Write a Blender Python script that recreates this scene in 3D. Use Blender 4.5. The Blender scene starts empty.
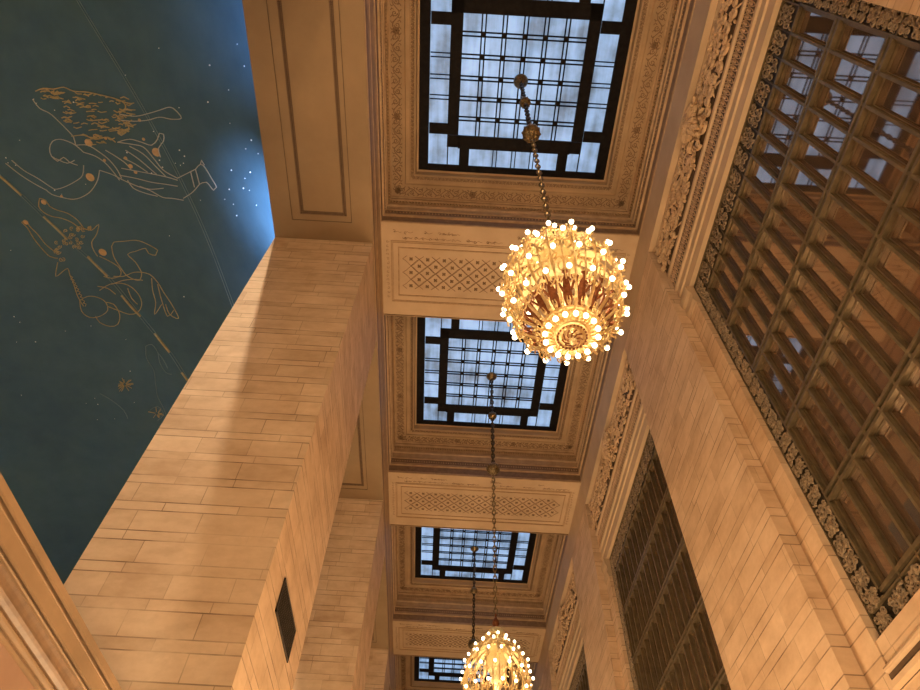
import bpy, math, random
from mathutils import Vector, Matrix
random.seed(7)
C = bpy.context.scene.collection
S = 25.0            # metres per layout unit
EYE = 1.6           # eye height above the floor
PI = math.pi
P = 0.578           # bay length (layout units)
BAYS = range(-2, 5)

def W(x, y, z): return Vector((x*S, y*S, z*S + EYE))

# ------------------------------------------------------------------ camera
F_PX, TILT, YAW, ROLL = 622.865, 0.944354, 0.0053223, 0.0519123
def cam_matrix():
    cy, sy = math.cos(YAW), math.sin(YAW); ct, st = math.cos(TILT), math.sin(TILT); cr, sr = math.cos(ROLL), math.sin(ROLL)
    B = Matrix(((1,0,0),(0,0,-1),(0,1,0)))
    Yw = Matrix(((cy,-sy,0),(sy,cy,0),(0,0,1)))
    T = Matrix(((1,0,0),(0,ct,st),(0,-st,ct)))
    Q = Matrix(((cr,-sr,0),(sr,cr,0),(0,0,1)))
    return Q @ T @ B @ Yw                       # world -> (right, down, forward)
R = cam_matrix()
cd = bpy.data.cameras.new('camera'); cam = bpy.data.objects.new('camera', cd); C.objects.link(cam)
cd.sensor_fit = 'HORIZONTAL'; cd.sensor_width = 36.0; cd.lens = F_PX/920*36.0; cd.clip_end = 500
Rt = R.transposed()
M3 = Matrix((Rt.col[0], -Rt.col[1], -Rt.col[2])).transposed()
cam.matrix_world = Matrix.Translation(Vector((0,0,EYE))) @ M3.to_4x4()
bpy.context.scene.camera = cam
def ray(px, py):
    return (Rt @ Vector(((px-460)/F_PX, (py-345)/F_PX, 1))).normalized()

# ------------------------------------------------------------------ materials
def new_mat(name):
    m = bpy.data.materials.new(name); m.use_nodes = True
    nt = m.node_tree; b = nt.nodes['Principled BSDF']
    return m, nt, b
def N(nt, t, **kw):
    n = nt.nodes.new(t)
    for k, v in kw.items(): setattr(n, k, v)
    return n
def mth(nt, op, a, b=None, c=None):
    n = N(nt, 'ShaderNodeMath', operation=op)
    for i, v in enumerate((a, b, c)):
        if v is None: continue
        if isinstance(v, (int, float)): n.inputs[i].default_value = v
        else: nt.links.new(v, n.inputs[i])
    return n.outputs[0]
def ramp(nt, fac, stops):
    r = N(nt, 'ShaderNodeValToRGB'); nt.links.new(fac, r.inputs[0])
    e = r.color_ramp.elements
    while len(e) < len(stops): e.new(0.5)
    for i, (p, c) in enumerate(stops): e[i].position = p; e[i].color = (*c, 1)
    return r.outputs[0]
def mixc(nt, fac, a, b, mode='MIX'):
    n = N(nt, 'ShaderNodeMix', data_type='RGBA', blend_type=mode)
    for i, v in ((0, fac), (6, a), (7, b)):
        if isinstance(v, (int, float)): n.inputs[i].default_value = v
        elif isinstance(v, tuple): n.inputs[i].default_value = (*v, 1)
        else: nt.links.new(v, n.inputs[i])
    return n.outputs[2]
def noise(nt, scale, detail=4, rough=0.55, vec=None, stretch=None):
    n = N(nt, 'ShaderNodeTexNoise'); n.inputs['Scale'].default_value = scale
    n.inputs['Detail'].default_value = detail; n.inputs['Roughness'].default_value = rough
    if vec is None: vec = N(nt, 'ShaderNodeNewGeometry').outputs['Position']
    if stretch:
        mp = N(nt, 'ShaderNodeMapping'); mp.inputs['Scale'].default_value = stretch
        nt.links.new(vec, mp.inputs[0]); vec = mp.outputs[0]
    nt.links.new(vec, n.inputs['Vector'])
    return n.outputs[0]

def stone_mat(name, tones, joint=(0.16,0.09,0.045)):
    """ashlar: tall and short courses in turn, vertical joints at random"""
    m, nt, b = new_mat(name)
    g = N(nt, 'ShaderNodeNewGeometry'); sx = N(nt, 'ShaderNodeSeparateXYZ'); nt.links.new(g.outputs['Position'], sx.inputs[0])
    z = mth(nt, 'DIVIDE', mth(nt, 'SUBTRACT', sx.outputs[2], EYE + 0.2235*S - 0.725*60), 0.725)
    k = mth(nt, 'FLOOR', z); fr = mth(nt, 'FRACT', z)
    sh = mth(nt, 'GREATER_THAN', fr, 0.69)
    row = mth(nt, 'ADD', mth(nt, 'MULTIPLY', k, 2.0), sh)
    wn = N(nt, 'ShaderNodeTexWhiteNoise', noise_dimensions='1D'); nt.links.new(row, wn.inputs['W'])
    u0 = mth(nt, 'ADD', sx.outputs[0], sx.outputs[1])
    ln = mth(nt, 'ADD', 1.15, mth(nt, 'MULTIPLY', wn.outputs[0], 0.5))
    u = mth(nt, 'ADD', mth(nt, 'DIVIDE', u0, ln), mth(nt, 'MULTIPLY', wn.outputs[0], 17.3))
    u = mth(nt, 'ADD', u, 200.0)
    uf = mth(nt, 'FLOOR', u); ur = mth(nt, 'FRACT', u)
    cx = N(nt, 'ShaderNodeCombineXYZ'); nt.links.new(row, cx.inputs[0]); nt.links.new(uf, cx.inputs[1])
    w2 = N(nt, 'ShaderNodeTexWhiteNoise', noise_dimensions='2D'); nt.links.new(cx.outputs[0], w2.inputs['Vector'])
    # joints
    d1 = mth(nt, 'MINIMUM', mth(nt, 'MINIMUM', fr, mth(nt, 'SUBTRACT', 1.0, fr)), mth(nt, 'ABSOLUTE', mth(nt, 'SUBTRACT', fr, 0.69)))
    j1 = mth(nt, 'LESS_THAN', mth(nt, 'MULTIPLY', d1, 0.725), 0.0125)
    d2 = mth(nt, 'MULTIPLY', mth(nt, 'MINIMUM', ur, mth(nt, 'SUBTRACT', 1.0, ur)), 1.4)
    j2 = mth(nt, 'MULTIPLY', mth(nt, 'LESS_THAN', d2, 0.009), 0.75)
    j = mth(nt, 'MAXIMUM', j1, j2)
    nz = noise(nt, 0.9, 6, 0.6, stretch=(1,1,2.2)); nz2 = noise(nt, 5.0, 5, 0.65)
    v = mth(nt, 'ADD', mth(nt, 'MULTIPLY', w2.outputs[0], 0.22), mth(nt, 'MULTIPLY', nz, 1.0))
    col = ramp(nt, v, [(0.25, tones[0]), (0.58, tones[1]), (0.92, tones[2])])
    col = mixc(nt, mth(nt, 'MULTIPLY', mth(nt, 'SUBTRACT', nz2, 0.45), 0.55), col, (0.36,0.22,0.12))
    jn = mth(nt, 'MULTIPLY', j, mth(nt, 'MAXIMUM', 0.12, mth(nt, 'MULTIPLY', mth(nt, 'SUBTRACT', noise(nt, 0.9, 3), 0.30), 2.6)))
    col = mixc(nt, jn, col, joint)
    nt.links.new(col, b.inputs['Base Color']); b.inputs['Roughness'].default_value = 0.62
    bp = N(nt, 'ShaderNodeBump'); bp.inputs['Strength'].default_value = 0.35; bp.inputs['Distance'].default_value = 0.02
    h = mth(nt, 'SUBTRACT', mth(nt, 'MULTIPLY', nz2, 0.3), j); nt.links.new(h, bp.inputs['Height'])
    nt.links.new(bp.outputs[0], b.inputs['Normal'])
    return m
def plain_mat(name, c1, c2, rough=0.6, scale=2.0, metal=0.0, bump=0.1):
    m, nt, b = new_mat(name)
    nz = noise(nt, scale, 5, 0.6)
    nt.links.new(ramp(nt, nz, [(0.3, c1), (0.7, c2)]), b.inputs['Base Color'])
    b.inputs['Roughness'].default_value = rough; b.inputs['Metallic'].default_value = metal
    if bump:
        bp = N(nt, 'ShaderNodeBump'); bp.inputs['Strength'].default_value = bump; bp.inputs['Distance'].default_value = 0.03
        nt.links.new(noise(nt, scale*6, 4), bp.inputs['Height']); nt.links.new(bp.outputs[0], b.inputs['Normal'])
    return m
MAT = {}
MAT['stone'] = stone_mat('warm_limestone', [(0.42,0.27,0.15), (0.60,0.42,0.26), (0.74,0.55,0.36)])
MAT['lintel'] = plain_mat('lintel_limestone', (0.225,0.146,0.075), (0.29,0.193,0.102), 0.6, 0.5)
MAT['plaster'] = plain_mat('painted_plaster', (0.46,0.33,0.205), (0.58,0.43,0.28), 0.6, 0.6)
MAT['shaded_coffer_plaster'] = plain_mat('shaded_coffer_plaster', (0.34,0.225,0.125), (0.45,0.31,0.18), 0.6, 0.8)  # darker copy of the plaster, the coffer's shade put into its colour
MAT['screen'] = plain_mat('screen_wall_stone', (0.27,0.175,0.095), (0.38,0.25,0.14), 0.6, 1.2)
MAT['moulding'] = plain_mat('plaster_moulding', (0.36,0.235,0.13), (0.50,0.34,0.20), 0.55, 3.0)
MAT['dark_mould'] = plain_mat('shade_brown_moulding', (0.17,0.10,0.055), (0.27,0.165,0.09), 0.5, 5.0)  # shade of grooves, coves and bands put into this brown
MAT['relief'] = plain_mat('antique_relief', (0.28,0.17,0.085), (0.46,0.30,0.16), 0.5, 8.0)
MAT['relief_dark'] = plain_mat('relief_shade_and_pattern', (0.15,0.085,0.04), (0.27,0.16,0.08), 0.5, 9.0)  # darker brown holds the carving's crevice shade; painted patterns use it too
MAT['leaf'] = plain_mat('acanthus_stone', (0.42,0.27,0.15), (0.70,0.50,0.30), 0.5, 4.0)
MAT['recess'] = plain_mat('recess_shade_and_line', (0.06,0.032,0.015), (0.12,0.07,0.035), 0.7, 6.0)  # shade behind friezes and in grooves as colour; also dark soffit lines
MAT['bronze'] = plain_mat('bronze_window_metal', (0.105,0.078,0.042), (0.19,0.142,0.076), 0.42, 4.0, 0.35)
MAT['bronze_ornament'] = plain_mat('cast_bronze_ornament', (0.18,0.13,0.08), (0.36,0.27,0.17), 0.5, 9.0, 0.2)
MAT['iron'] = plain_mat('black_iron', (0.006,0.005,0.006), (0.014,0.012,0.012), 0.5, 5.0, 0.2)
MAT['vent'] = plain_mat('dark_vent_iron', (0.02,0.015,0.01), (0.06,0.045,0.03), 0.5, 6.0, 0.3)
MAT['iron'].node_tree.nodes['Principled BSDF'].inputs['Specular IOR Level'].default_value = 0.08
MAT['gold'] = plain_mat('gilded_metal', (0.66,0.45,0.18), (0.92,0.74,0.42), 0.33, 14.0, 0.75, 0.3)
MAT['gold_leaf'] = plain_mat('pale_gilding', (0.84,0.70,0.38), (0.96,0.87,0.58), 0.4, 18.0, 0.3, 0.4)
MAT['red_gold'] = plain_mat('red_brown_gilding', (0.16,0.045,0.018), (0.34,0.13,0.05), 0.35, 16.0, 0.6, 0.4)
MAT['chain'] = plain_mat('brass_chain', (0.10,0.07,0.035), (0.40,0.30,0.16), 0.35, 14.0, 0.8, 0)
MAT['dark_chain'] = plain_mat('dark_brass_rod', (0.03,0.02,0.012), (0.09,0.06,0.03), 0.4, 20.0, 0.6, 0)
MAT['pink'] = plain_mat('pinkish_marble', (0.32,0.19,0.125), (0.40,0.25,0.17), 0.5, 1.0)
MAT['floor'] = plain_mat('polished_marble_floor', (0.22,0.16,0.11), (0.32,0.24,0.17), 0.3, 0.7)

# frosted skylight glass lit from above (backlit window)
m, nt, b = new_mat('frosted_skylight_glass')
nz = noise(nt, 0.55, 5, 0.6); nz2 = noise(nt, 1.6, 3, 0.5, stretch=(2.6,0.25,1))
v = mth(nt, 'ADD', mth(nt, 'MULTIPLY', nz, 0.7), mth(nt, 'MULTIPLY', nz2, 0.3))
col = ramp(nt, v, [(0.36, (0.07,0.12,0.20)), (0.48, (0.22,0.36,0.58)), (0.60, (0.36,0.55,0.86))])
b.inputs['Base Color'].default_value = (0.10,0.13,0.16,1); b.inputs['Roughness'].default_value = 0.4
nt.links.new(col, b.inputs['Emission Color']); b.inputs['Emission Strength'].default_value = 1.05
MAT['skyglass'] = m
# reflecting window glass
m, nt, b = new_mat('tall_window_glass')
out = nt.nodes['Material Output']
gl = N(nt, 'ShaderNodeBsdfGlossy'); gl.inputs['Color'].default_value = (0.66,0.56,0.50,1); gl.inputs['Roughness'].default_value = 0.03
df = N(nt, 'ShaderNodeBsdfDiffuse'); df.inputs['Color'].default_value = (0.20,0.13,0.085,1)
mx = N(nt, 'ShaderNodeMixShader'); mx.inputs[0].default_value = 0.42
nt.links.new(gl.outputs[0], mx.inputs[1]); nt.links.new(df.outputs[0], mx.inputs[2]); nt.links.new(mx.outputs[0], out.inputs[0])
MAT['glass'] = m
# bulbs
m, nt, b = new_mat('lit_bulb_glass'); b.inputs['Base Color'].default_value = (1,0.9,0.7,1)
b.inputs['Emission Color'].default_value = (1.0,0.80,0.50,1); b.inputs['Emission Strength'].default_value = 9
MAT['bulb'] = m
# vault paint
m, nt, b = new_mat('teal_vault_paint')
v = mth(nt, 'ADD', mth(nt, 'MULTIPLY', noise(nt, 0.09, 6, 0.6), 0.6), mth(nt, 'MULTIPLY', noise(nt, 0.7, 5, 0.6), 0.4))
nt.links.new(ramp(nt, v, [(0.38, (0.064,0.124,0.122)), (0.62, (0.090,0.165,0.158))]), b.inputs['Base Color'])
b.inputs['Roughness'].default_value = 0.75
MAT['vault'] = m
MAT['line_gold'] = plain_mat('gold_paint_line', (0.42,0.30,0.10), (0.66,0.48,0.20), 0.5, 3.0, 0, 0)
MAT['line_pale'] = plain_mat('pale_gold_paint_line', (0.52,0.47,0.32), (0.66,0.60,0.42), 0.5, 1.0, 0, 0)
MAT['line_faint'] = plain_mat('faint_grey_paint_line', (0.16,0.24,0.20), (0.26,0.34,0.28), 0.5, 1.0, 0, 0)
MAT['star'] = plain_mat('orange_gold_star_paint', (0.62,0.36,0.12), (0.80,0.50,0.20), 0.5, 3.0, 0, 0)
MAT['star_pale'] = plain_mat('pale_star_paint', (0.9,0.85,0.65), (1,0.95,0.8), 0.5, 1.0, 0, 0)

# ------------------------------------------------------------------ mesh builder
class MB:
    def __init__(s): s.v = []; s.f = []
    def add(s, vs, fs):
        o = len(s.v); s.v += [tuple(v) for v in vs]; s.f += [tuple(i+o for i in f) for f in fs]
    def box(s, x0, x1, y0, y1, z0, z1, f=W):      # in layout units
        vs = [f(x, y, z) for x in (x0,x1) for y in (y0,y1) for z in (z0,z1)]
        s.add(vs, [(0,1,3,2),(4,6,7,5),(0,4,5,1),(2,3,7,6),(0,2,6,4),(1,5,7,3)])
    def prism(s, prof, y0, y1, f=W, caps=True):   # closed (x,z) profile swept along y
        n = len(prof)
        vs = [f(x, y0, z) for x, z in prof] + [f(x, y1, z) for x, z in prof]
        fs = [(i, (i+1)%n, n+(i+1)%n, n+i) for i in range(n)]
        if caps: fs += [tuple(range(n))[::-1], tuple(range(n, 2*n))]
        s.add(vs, fs)
    def tube(s, pts, r, sides=4, closed=False, cap=True):
        pts = [Vector(p) for p in pts]; n = len(pts)
        if n < 2: return
        rr = r if isinstance(r, (list, tuple)) else [r]*n
        vs = []; up = Vector((0.13,0.21,0.97)).normalized()
        for i, p in enumerate(pts):
            a = pts[i-1] if (i > 0 or closed) else pts[i]; c = pts[(i+1)%n] if (i < n-1 or closed) else pts[i]
            t = (c-a)
            t = t.normalized() if t.length > 1e-9 else Vector((0,0,1))
            u = t.cross(up)
            if u.length < 1e-3: u = t.cross(Vector((1,0,0)))
            u.normalize(); w = t.cross(u)
            for k in range(sides):
                an = 2*PI*k/sides + PI/4
                vs.append(p + (u*math.cos(an) + w*math.sin(an))*rr[i])
        fs = []
        for i in range(n if closed else n-1):
            for k in range(sides):
                a = i*sides+k; b_ = i*sides+(k+1)%sides; j = ((i+1)%n)*sides
                fs.append((a, b_, j+(k+1)%sides, j+k))
        if cap and not closed:
            fs += [tuple(range(sides))[::-1], tuple((n-1)*sides+k for k in range(sides))]
        s.add(vs, fs)
    def lathe(s, prof, seg=24, cen=(0,0,0)):
        c = Vector(cen); n = len(prof)
        vs = [c + Vector((r*math.cos(2*PI*k/seg), r*math.sin(2*PI*k/seg), z)) for k in range(seg) for r, z in prof]
        fs = [(k*n+i, k*n+i+1, ((k+1)%seg)*n+i+1, ((k+1)%seg)*n+i) for k in range(seg) for i in range(n-1)]
        s.add(vs, fs)
    def ball(s, c, rx, ry=None, rz=None, seg=8, rings=5, rot=None):
        ry = ry or rx; rz = rz or rx; c = Vector(c)
        vs = []; fs = []
        def pt(v): return c + (rot @ Vector(v) if rot else Vector(v))
        vs.append(pt((0,0,rz)))
        for i in range(1, rings):
            t = PI*i/rings
            for k in range(seg):
                a = 2*PI*k/seg; vs.append(pt((rx*math.sin(t)*math.cos(a), ry*math.sin(t)*math.sin(a), rz*math.cos(t))))
        vs.append(pt((0,0,-rz))); L = len(vs)-1
        for k in range(seg): fs.append((0, 1+k, 1+(k+1)%seg)); fs.append((L, L-seg+(k+1)%seg, L-seg+k))
        for i in range(rings-2):
            for k in range(seg):
                a = 1+i*seg
                fs.append((a+k, a+seg+k, a+seg+(k+1)%seg, a+(k+1)%seg))
        s.add(vs, fs)
    def build(s, name, mat, parent=None, loc=None, smooth=False):
        me = bpy.data.meshes.new(name); o = Vector(loc) if loc else Vector((0,0,0))
        me.from_pydata([tuple(Vector(v)-o) for v in s.v] if loc else s.v, [], s.f)
        me.validate(); me.update()
        import bmesh
        b = bmesh.new(); b.from_mesh(me); bmesh.ops.recalc_face_normals(b, faces=b.faces); b.to_mesh(me); b.free()
        me.materials.append(MAT[mat] if isinstance(mat, str) else mat)
        if smooth:
            for p in me.polygons: p.use_smooth = True
        ob = bpy.data.objects.new(name, me); C.objects.link(ob)
        if parent: ob.parent = parent
        elif loc: ob.location = o
        return ob
def empty(name, loc=(0,0,0), parent=None):
    o = bpy.data.objects.new(name, None); C.objects.link(o); o.location = loc; o.empty_display_size = 0.3
    if parent: o.parent = parent
    return o
def tag(o, label, cat, group=None):
    o['label'] = label; o['category'] = cat
    if group: o['group'] = group
    return o
def struct(o): o['kind'] = 'structure'; return o
def copy_tree(o, parent=None):
    c = o.copy(); C.objects.link(c); c.parent = parent
    for ch in list(o.children): copy_tree(ch, c)
    return c

# ------------------------------------------------------------------ layout constants
XL, XP = -0.2805, -0.135          # left piers: concourse side, hall side
XR = 0.279                        # hall face of the right piers
Z_SOF, Z_BEAM, Z_COF, Z_SKY = 0.835, 0.915, 1.0, 1.015
PY0, PY1 = 0.4262, 0.6035         # pier / beam in Y (bay 0)
XS, YS = 0.073, 0.2275            # skylight and chandelier centre

# ================================================================== FLOOR and far walls
mb = MB(); mb.box(-1.8, 0.42, -1.9, 3.5, -EYE/S-0.02, -EYE/S); struct(mb.build('floor', 'floor'))

# ================================================================== LEFT PIERS
pier_labels = {
    -2: 'tall pale limestone pier farthest behind the viewer', -1: 'tall pale limestone pier just behind the viewer',
    0: 'nearest huge limestone pier between the hall and the starry vault, with a dark vent',
    1: 'second limestone pier on the left, half hidden behind the nearest pier',
    2: 'third limestone pier on the left, seen as a narrow strip beside the second',
    3: 'fourth limestone pier on the left, far down the hall', 4: 'farthest limestone pier on the left side of the hall'}
pr = MB(); pr.box(XL, XP, PY0, PY1, -EYE/S, Z_SOF)
p0 = empty('stone_pier', W(XL/2+XP/2, (PY0+PY1)/2, -EYE/S))
shaft = pr.build('shaft', 'stone', p0); shaft.location = -p0.location
# small base so the pier stands on the floor like stone work
bs = MB(); z0 = -EYE/S
bs.box(XL-0.008, XP+0.008, PY0-0.008, PY1+0.008, z0, z0+0.03); bo = bs.build('base', 'moulding', p0); bo.location = -p0.location
for k in BAYS:
    o = p0 if k == 0 else copy_tree(p0)
    o.location = W(XL/2+XP/2, (PY0+PY1)/2 + P*k, -EYE/S)
    tag(o, pier_labels[k], 'pier', 'limestone piers on the left')
# vent on the nearest pier
vt = empty('wall_vent', W(XP+0.0001, 0.5135, 0.277)); tag(vt, 'black iron ventilation grille set in the side of the nearest limestone pier', 'vent')
def vent_part(m_, name, mat):
    o = m_.build(name, mat, vt); o.location = -vt.location + Vector((0.006,0,0)); return o
fr = MB(); a0, a1, c0, c1 = 0.4725, 0.5545, 0.2755, 0.3055
for (y0, y1, zz0, zz1) in ((a0,a1,c0,c0+0.002),(a0,a1,c1-0.002,c1),(a0,a0+0.002,c0,c1),(a1-0.002,a1,c0,c1)): fr.box(XP, XP+0.0012, y0, y1, zz0, zz1)
vent_part(fr, 'frame', 'vent')
bk = MB(); bk.box(XP+0.0001, XP+0.0003, a0+0.001, a1-0.001, c0+0.001, c1-0.001); vent_part(bk, 'back_plate', 'iron')
lt = MB(); n = 22
for i in range(n+1):
    y = a0+0.002 + (a1-a0-0.004)*i/n
    lt.tube([W(XP+0.0006, y, c0+0.002), W(XP+0.0006, y, c1-0.002)], 0.008, 4)
    for j in range(7):
        z = c0+0.004+(c1-c0-0.008)*j/6
        if i < n: lt.tube([W(XP+0.0007, y, z), W(XP+0.0007, y+0.0018, z+0.002), W(XP+0.0007, y+0.0036, z)], 0.008, 4)
vent_part(lt, 'lattice', 'vent')

# ================================================================== ornament generators (2-D polylines)
def spiral(cx, cy, r, turns, a0, hand=1, n=14):
    return [(cx + r*(1-0.85*t/n)*math.cos(a0+hand*2*PI*turns*t/n), cy + r*(1-0.85*t/n)*math.sin(a0+hand*2*PI*turns*t/n)) for t in range(n+1)]
def vine(L, w, step):
    """running vine of length L inside a band of half width w"""
    out = []; n = max(2, int(round(L/step))); st = L/n
    stem = [(st*i/6, 0.62*w*math.sin(PI*i/6)) for i in range(n*6+1)]
    out.append(stem)
    for i in range(n):
        sgn = 1 if i % 2 == 0 else -1; cx = st*(i+0.5)
        out.append(spiral(cx, -sgn*0.22*w, 0.55*w, 1.3, sgn*PI/2, -sgn))
        for q in (-0.3, 0.3):
            out.append([(cx+q*st, sgn*0.4*w), (cx+q*st+0.12*st, sgn*0.75*w), (cx+q*st-0.05*st, sgn*0.97*w)])
            out.append([(cx+q*st, -sgn*0.35*w), (cx+q*st-0.13*st, -sgn*0.7*w), (cx+q*st+0.06*st, -sgn*0.95*w)])
    return out

# ================================================================== CEILING
ceil = struct(empty('ceiling'))
# cross beam with painted relief panel
bm_ = MB(); bm_.box(XP, XR, PY0+0.002, PY1, Z_BEAM, Z_COF+0.06)
beam0 = bm_.build('cross_beam', 'plaster', ceil)
def rect_strip(mb, x0, x1, y0, y1, w, z, h=0.0009):
    for (a, b, c, d) in ((x0,x1,y0,y0+w),(x0,x1,y1-w,y1),(x0,x0+w,y0+w,y1-w),(x1-w,x1,y0+w,y1-w)):
        mb.box(a, b, c, d, z-h, z+0.0002)
pm = MB()
rect_strip(pm, -0.1185, 0.2640, 0.4600, 0.5765, 0.0015, Z_BEAM, 0.0006)
rect_strip(pm, -0.1160, 0.2615, 0.4630, 0.5740, 0.0009, Z_BEAM, 0.0008)
rect_strip(pm, -0.1070, 0.2525, 0.4715, 0.5640, 0.0018, Z_BEAM, 0.0010)
pf = pm.build('panel_frame', 'relief', beam0)
pm = MB(); rect_strip(pm, -0.1165, 0.2620, 0.5705, 0.5740, 0.0035, Z_BEAM, 0.0002)
lm = MB()
z = Z_BEAM-0.0004
x0, x1, y0, y1 = -0.0925, 0.2380, 0.4860, 0.5500
nx, ny = 24, 5
dx, dy = (x1-x0)/nx, (y1-y0)/ny
for i in range(nx):
    for j in range(ny):
        cx, cy = x0+dx*(i+0.5), y0+dy*(j+0.5)
        if (i+j) % 2 == 0:
            for s1 in (-1,1):
                for s2 in (-1,1):
                    lm.tube([W(cx+s1*dx, cy, z), W(cx+s1*dx*0.62, cy+s2*dy*0.28, z), W(cx, cy+s2*dy, z)] if y0 <= cy+s2*dy <= y1 else [W(cx+s1*dx, cy, z), W(cx+s1*dx*0.5, cy+s2*dy*0.45, z)], 0.014, 3)
            for q in range(4):
                a = q*PI/2+PI/4; lm.ball(W(cx+math.cos(a)*0.0022, cy+math.sin(a)*0.0022, z), 0.042, 0.042, 0.02, 5, 3)
            lm.ball(W(cx, cy, z), 0.035, 0.035, 0.03, 5, 3)
        else:
            lm.ball(W(cx, cy, z), 0.028, 0.028, 0.02, 5, 3)
lm.build('diaper_pattern', 'relief_dark', beam0)
# faded scroll paint beside the panel: leaf line on the near edge
fm = MB(); rr = random.Random(3)
for (ya, xa, xb, dens) in ((0.4545, -0.10, 0.25, 34), (0.4445, -0.12, 0.20, 12)):
    for i in range(dens):
        cx = rr.uniform(xa, xb)
        if ya > 0.45 and abs(cx-0.07) < 0.05 and rr.random() < 0.6: continue
        pts = spiral(cx, ya+rr.uniform(-0.001,0.001), 0.003, 0.8, rr.uniform(0,6), rr.choice((-1,1)), 8)
        fm.tube([W(a, b, Z_BEAM-0.0003) for a, b in pts], 0.012, 3)
        fm.tube([W(cx+q*0.003, ya+0.0012*math.sin(q*2.1+i), Z_BEAM-0.0003) for q in range(5)], 0.010, 3)
for s in (-0.124, 0.268):
    for j in range(14):
        y = 0.462+0.008*j
        fm.tube([W(a, b, Z_BEAM-0.0003) for a, b in spiral(s, y, 0.0028, 0.9, j, 1, 8)], 0.009, 3)
fm.build('faded_scrollwork', 'relief_dark', beam0)
for k in BAYS:
    if k: copy_tree(beam0, ceil).location = (0, P*S*k, 0)

# coffers: rings as (half width offset, z)
HX, HY = 0.2063, 0.2005          # half openings of a coffer
CX, CY = 0.0727, 0.2270
def ring(prof, name, mat, parent):
    """prof of (inset from the coffer wall, z) swept round the rectangle"""
    mb = MB(); n = len(prof); vs = []
    for sx, sy in ((-1,-1),(1,-1),(1,1),(-1,1)):
        for d, zz in prof: vs.append(W(CX+sx*(HX-d), CY+sy*(HY-d), zz))
    fs = [(c*n+i, c*n+i+1, ((c+1)%4)*n+i+1, ((c+1)%4)*n+i) for c in range(4) for i in range(n-1)]
    mb.add(vs, fs); return mb.build(name, mat, parent)
cof = empty('coffer', (0,0,0), ceil)
ring([(-0.0005,0.913),(0.0008,0.913),(0.0008,0.917),(0.0,0.918),(0.0,0.934),(0.0035,0.9345),(0.0035,0.9385),(0.0015,0.940),(0.0015,0.952),(0.0045,0.9525),(0.0045,0.956),
      (0.0025,0.958),(0.0025,0.968)], 'cornice', 'moulding', cof)
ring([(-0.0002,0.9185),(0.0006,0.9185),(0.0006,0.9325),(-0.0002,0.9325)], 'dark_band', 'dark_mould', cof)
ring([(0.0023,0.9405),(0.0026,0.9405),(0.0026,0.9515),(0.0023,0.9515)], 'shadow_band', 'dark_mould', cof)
ring([(0.0025,0.968),(0.005,0.970),(0.005,0.974),(0.003,0.9755),(0.003,0.990),(0.0055,0.992),(0.0055,0.997),(0.0075,0.9985),(0.0075,Z_COF)], 'upper_moulding', 'moulding', cof)
ring([(0.0070,Z_COF),(0.0275,Z_COF),(0.0275,Z_COF-0.003),(0.0300,Z_COF-0.003),(0.0315,Z_COF),(0.0370,Z_COF),(0.0370,Z_COF-0.002),(0.0470,Z_COF+0.001),(0.0480,Z_SKY-0.003),(0.0560,Z_SKY-0.001)], 'coffer_panel', 'shaded_coffer_plaster', cof)
# egg-like beads under the frieze
bd = MB()
for side in range(4):
    L = (HX if side % 2 == 0 else HY) - 0.004
    n = int(2*L/0.0052)
    for i in range(n):
        t = -L + 2*L*(i+0.5)/n
        for zz, rr_, d in ((0.983, 0.055, 0.0042), (0.9455, 0.035, 0.003)):
            if side == 0: q = (CX+t, CY-HY+d)
            elif side == 1: q = (CX+HX-d, CY+t)
            elif side == 2: q = (CX+t, CY+HY-d)
            else: q = (CX-HX+d, CY+t)
            bd.ball(W(q[0], q[1], zz), rr_, rr_, rr_*1.6, 5, 3)
bd.build('bead_row', 'relief', cof)
def frieze_ring(inset, half, step, r, name, mat, z):
    mb = MB()
    for side in range(4):
        hl = (HX if side % 2 == 0 else HY); L = 2*(hl-inset)
        dsp = (HY if side % 2 == 0 else HX)-inset
        for pl in vine(L, half, step):
            pts = []
            for u, v in pl:
                t = u-L/2
                if side == 0: q = (CX+t, CY-dsp+v)
                elif side == 1: q = (CX+dsp+v, CY+t)
                elif side == 2: q = (CX+t, CY+dsp+v)
                else: q = (CX-dsp+v, CY+t)
                pts.append(W(q[0], q[1], z))
            mb.tube(pts, r, 4)
        nros = 3 if half > 0.005 else -1
        for i in range(nros+1):
            t = -L/2 + L*i/nros
            if side == 0: q = (CX+t, CY-dsp)
            elif side == 1: q = (CX+dsp, CY+t)
            elif side == 2: q = (CX+t, CY+dsp)
            else: q = (CX-dsp, CY+t)
            for a in range(7):
                an = a*2*PI/7; mb.ball(W(q[0]+0.0035*math.cos(an), q[1]+0.0035*math.sin(an), z), 0.06, 0.06, 0.05, 6, 3)
            mb.ball(W(q[0], q[1], z), 0.06, 0.06, 0.09, 6, 4)
    return mb.build(name, mat, cof)
frieze_ring(0.0175, 0.0080, 0.0150, 0.021, 'scroll_frieze', 'relief_dark', Z_COF-0.0004)
frieze_ring(0.0420, 0.0030, 0.0060, 0.014, 'leaf_moulding', 'relief_dark', Z_COF-0.0012)
for k in BAYS:
    if k: copy_tree(cof, ceil).location = (0, P*S*k, 0)
# roof slab closes the ceiling above (with the skylights' openings between the frames)
sl = MB()
for k in BAYS:
    yc = YS+P*k; h = 0.1545
    sl.box(XP-0.02, XR+0.06, yc+h, yc+P-h, Z_SKY+0.004, Z_SKY+0.02)
    sl.box(XP-0.02, XS-h, yc-h, yc+h, Z_SKY+0.004, Z_SKY+0.02); sl.box(XS+h, XR+0.06, yc-h, yc+h, Z_SKY+0.004, Z_SKY+0.02)
sl.build('roof_slab', 'plaster', ceil)

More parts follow.
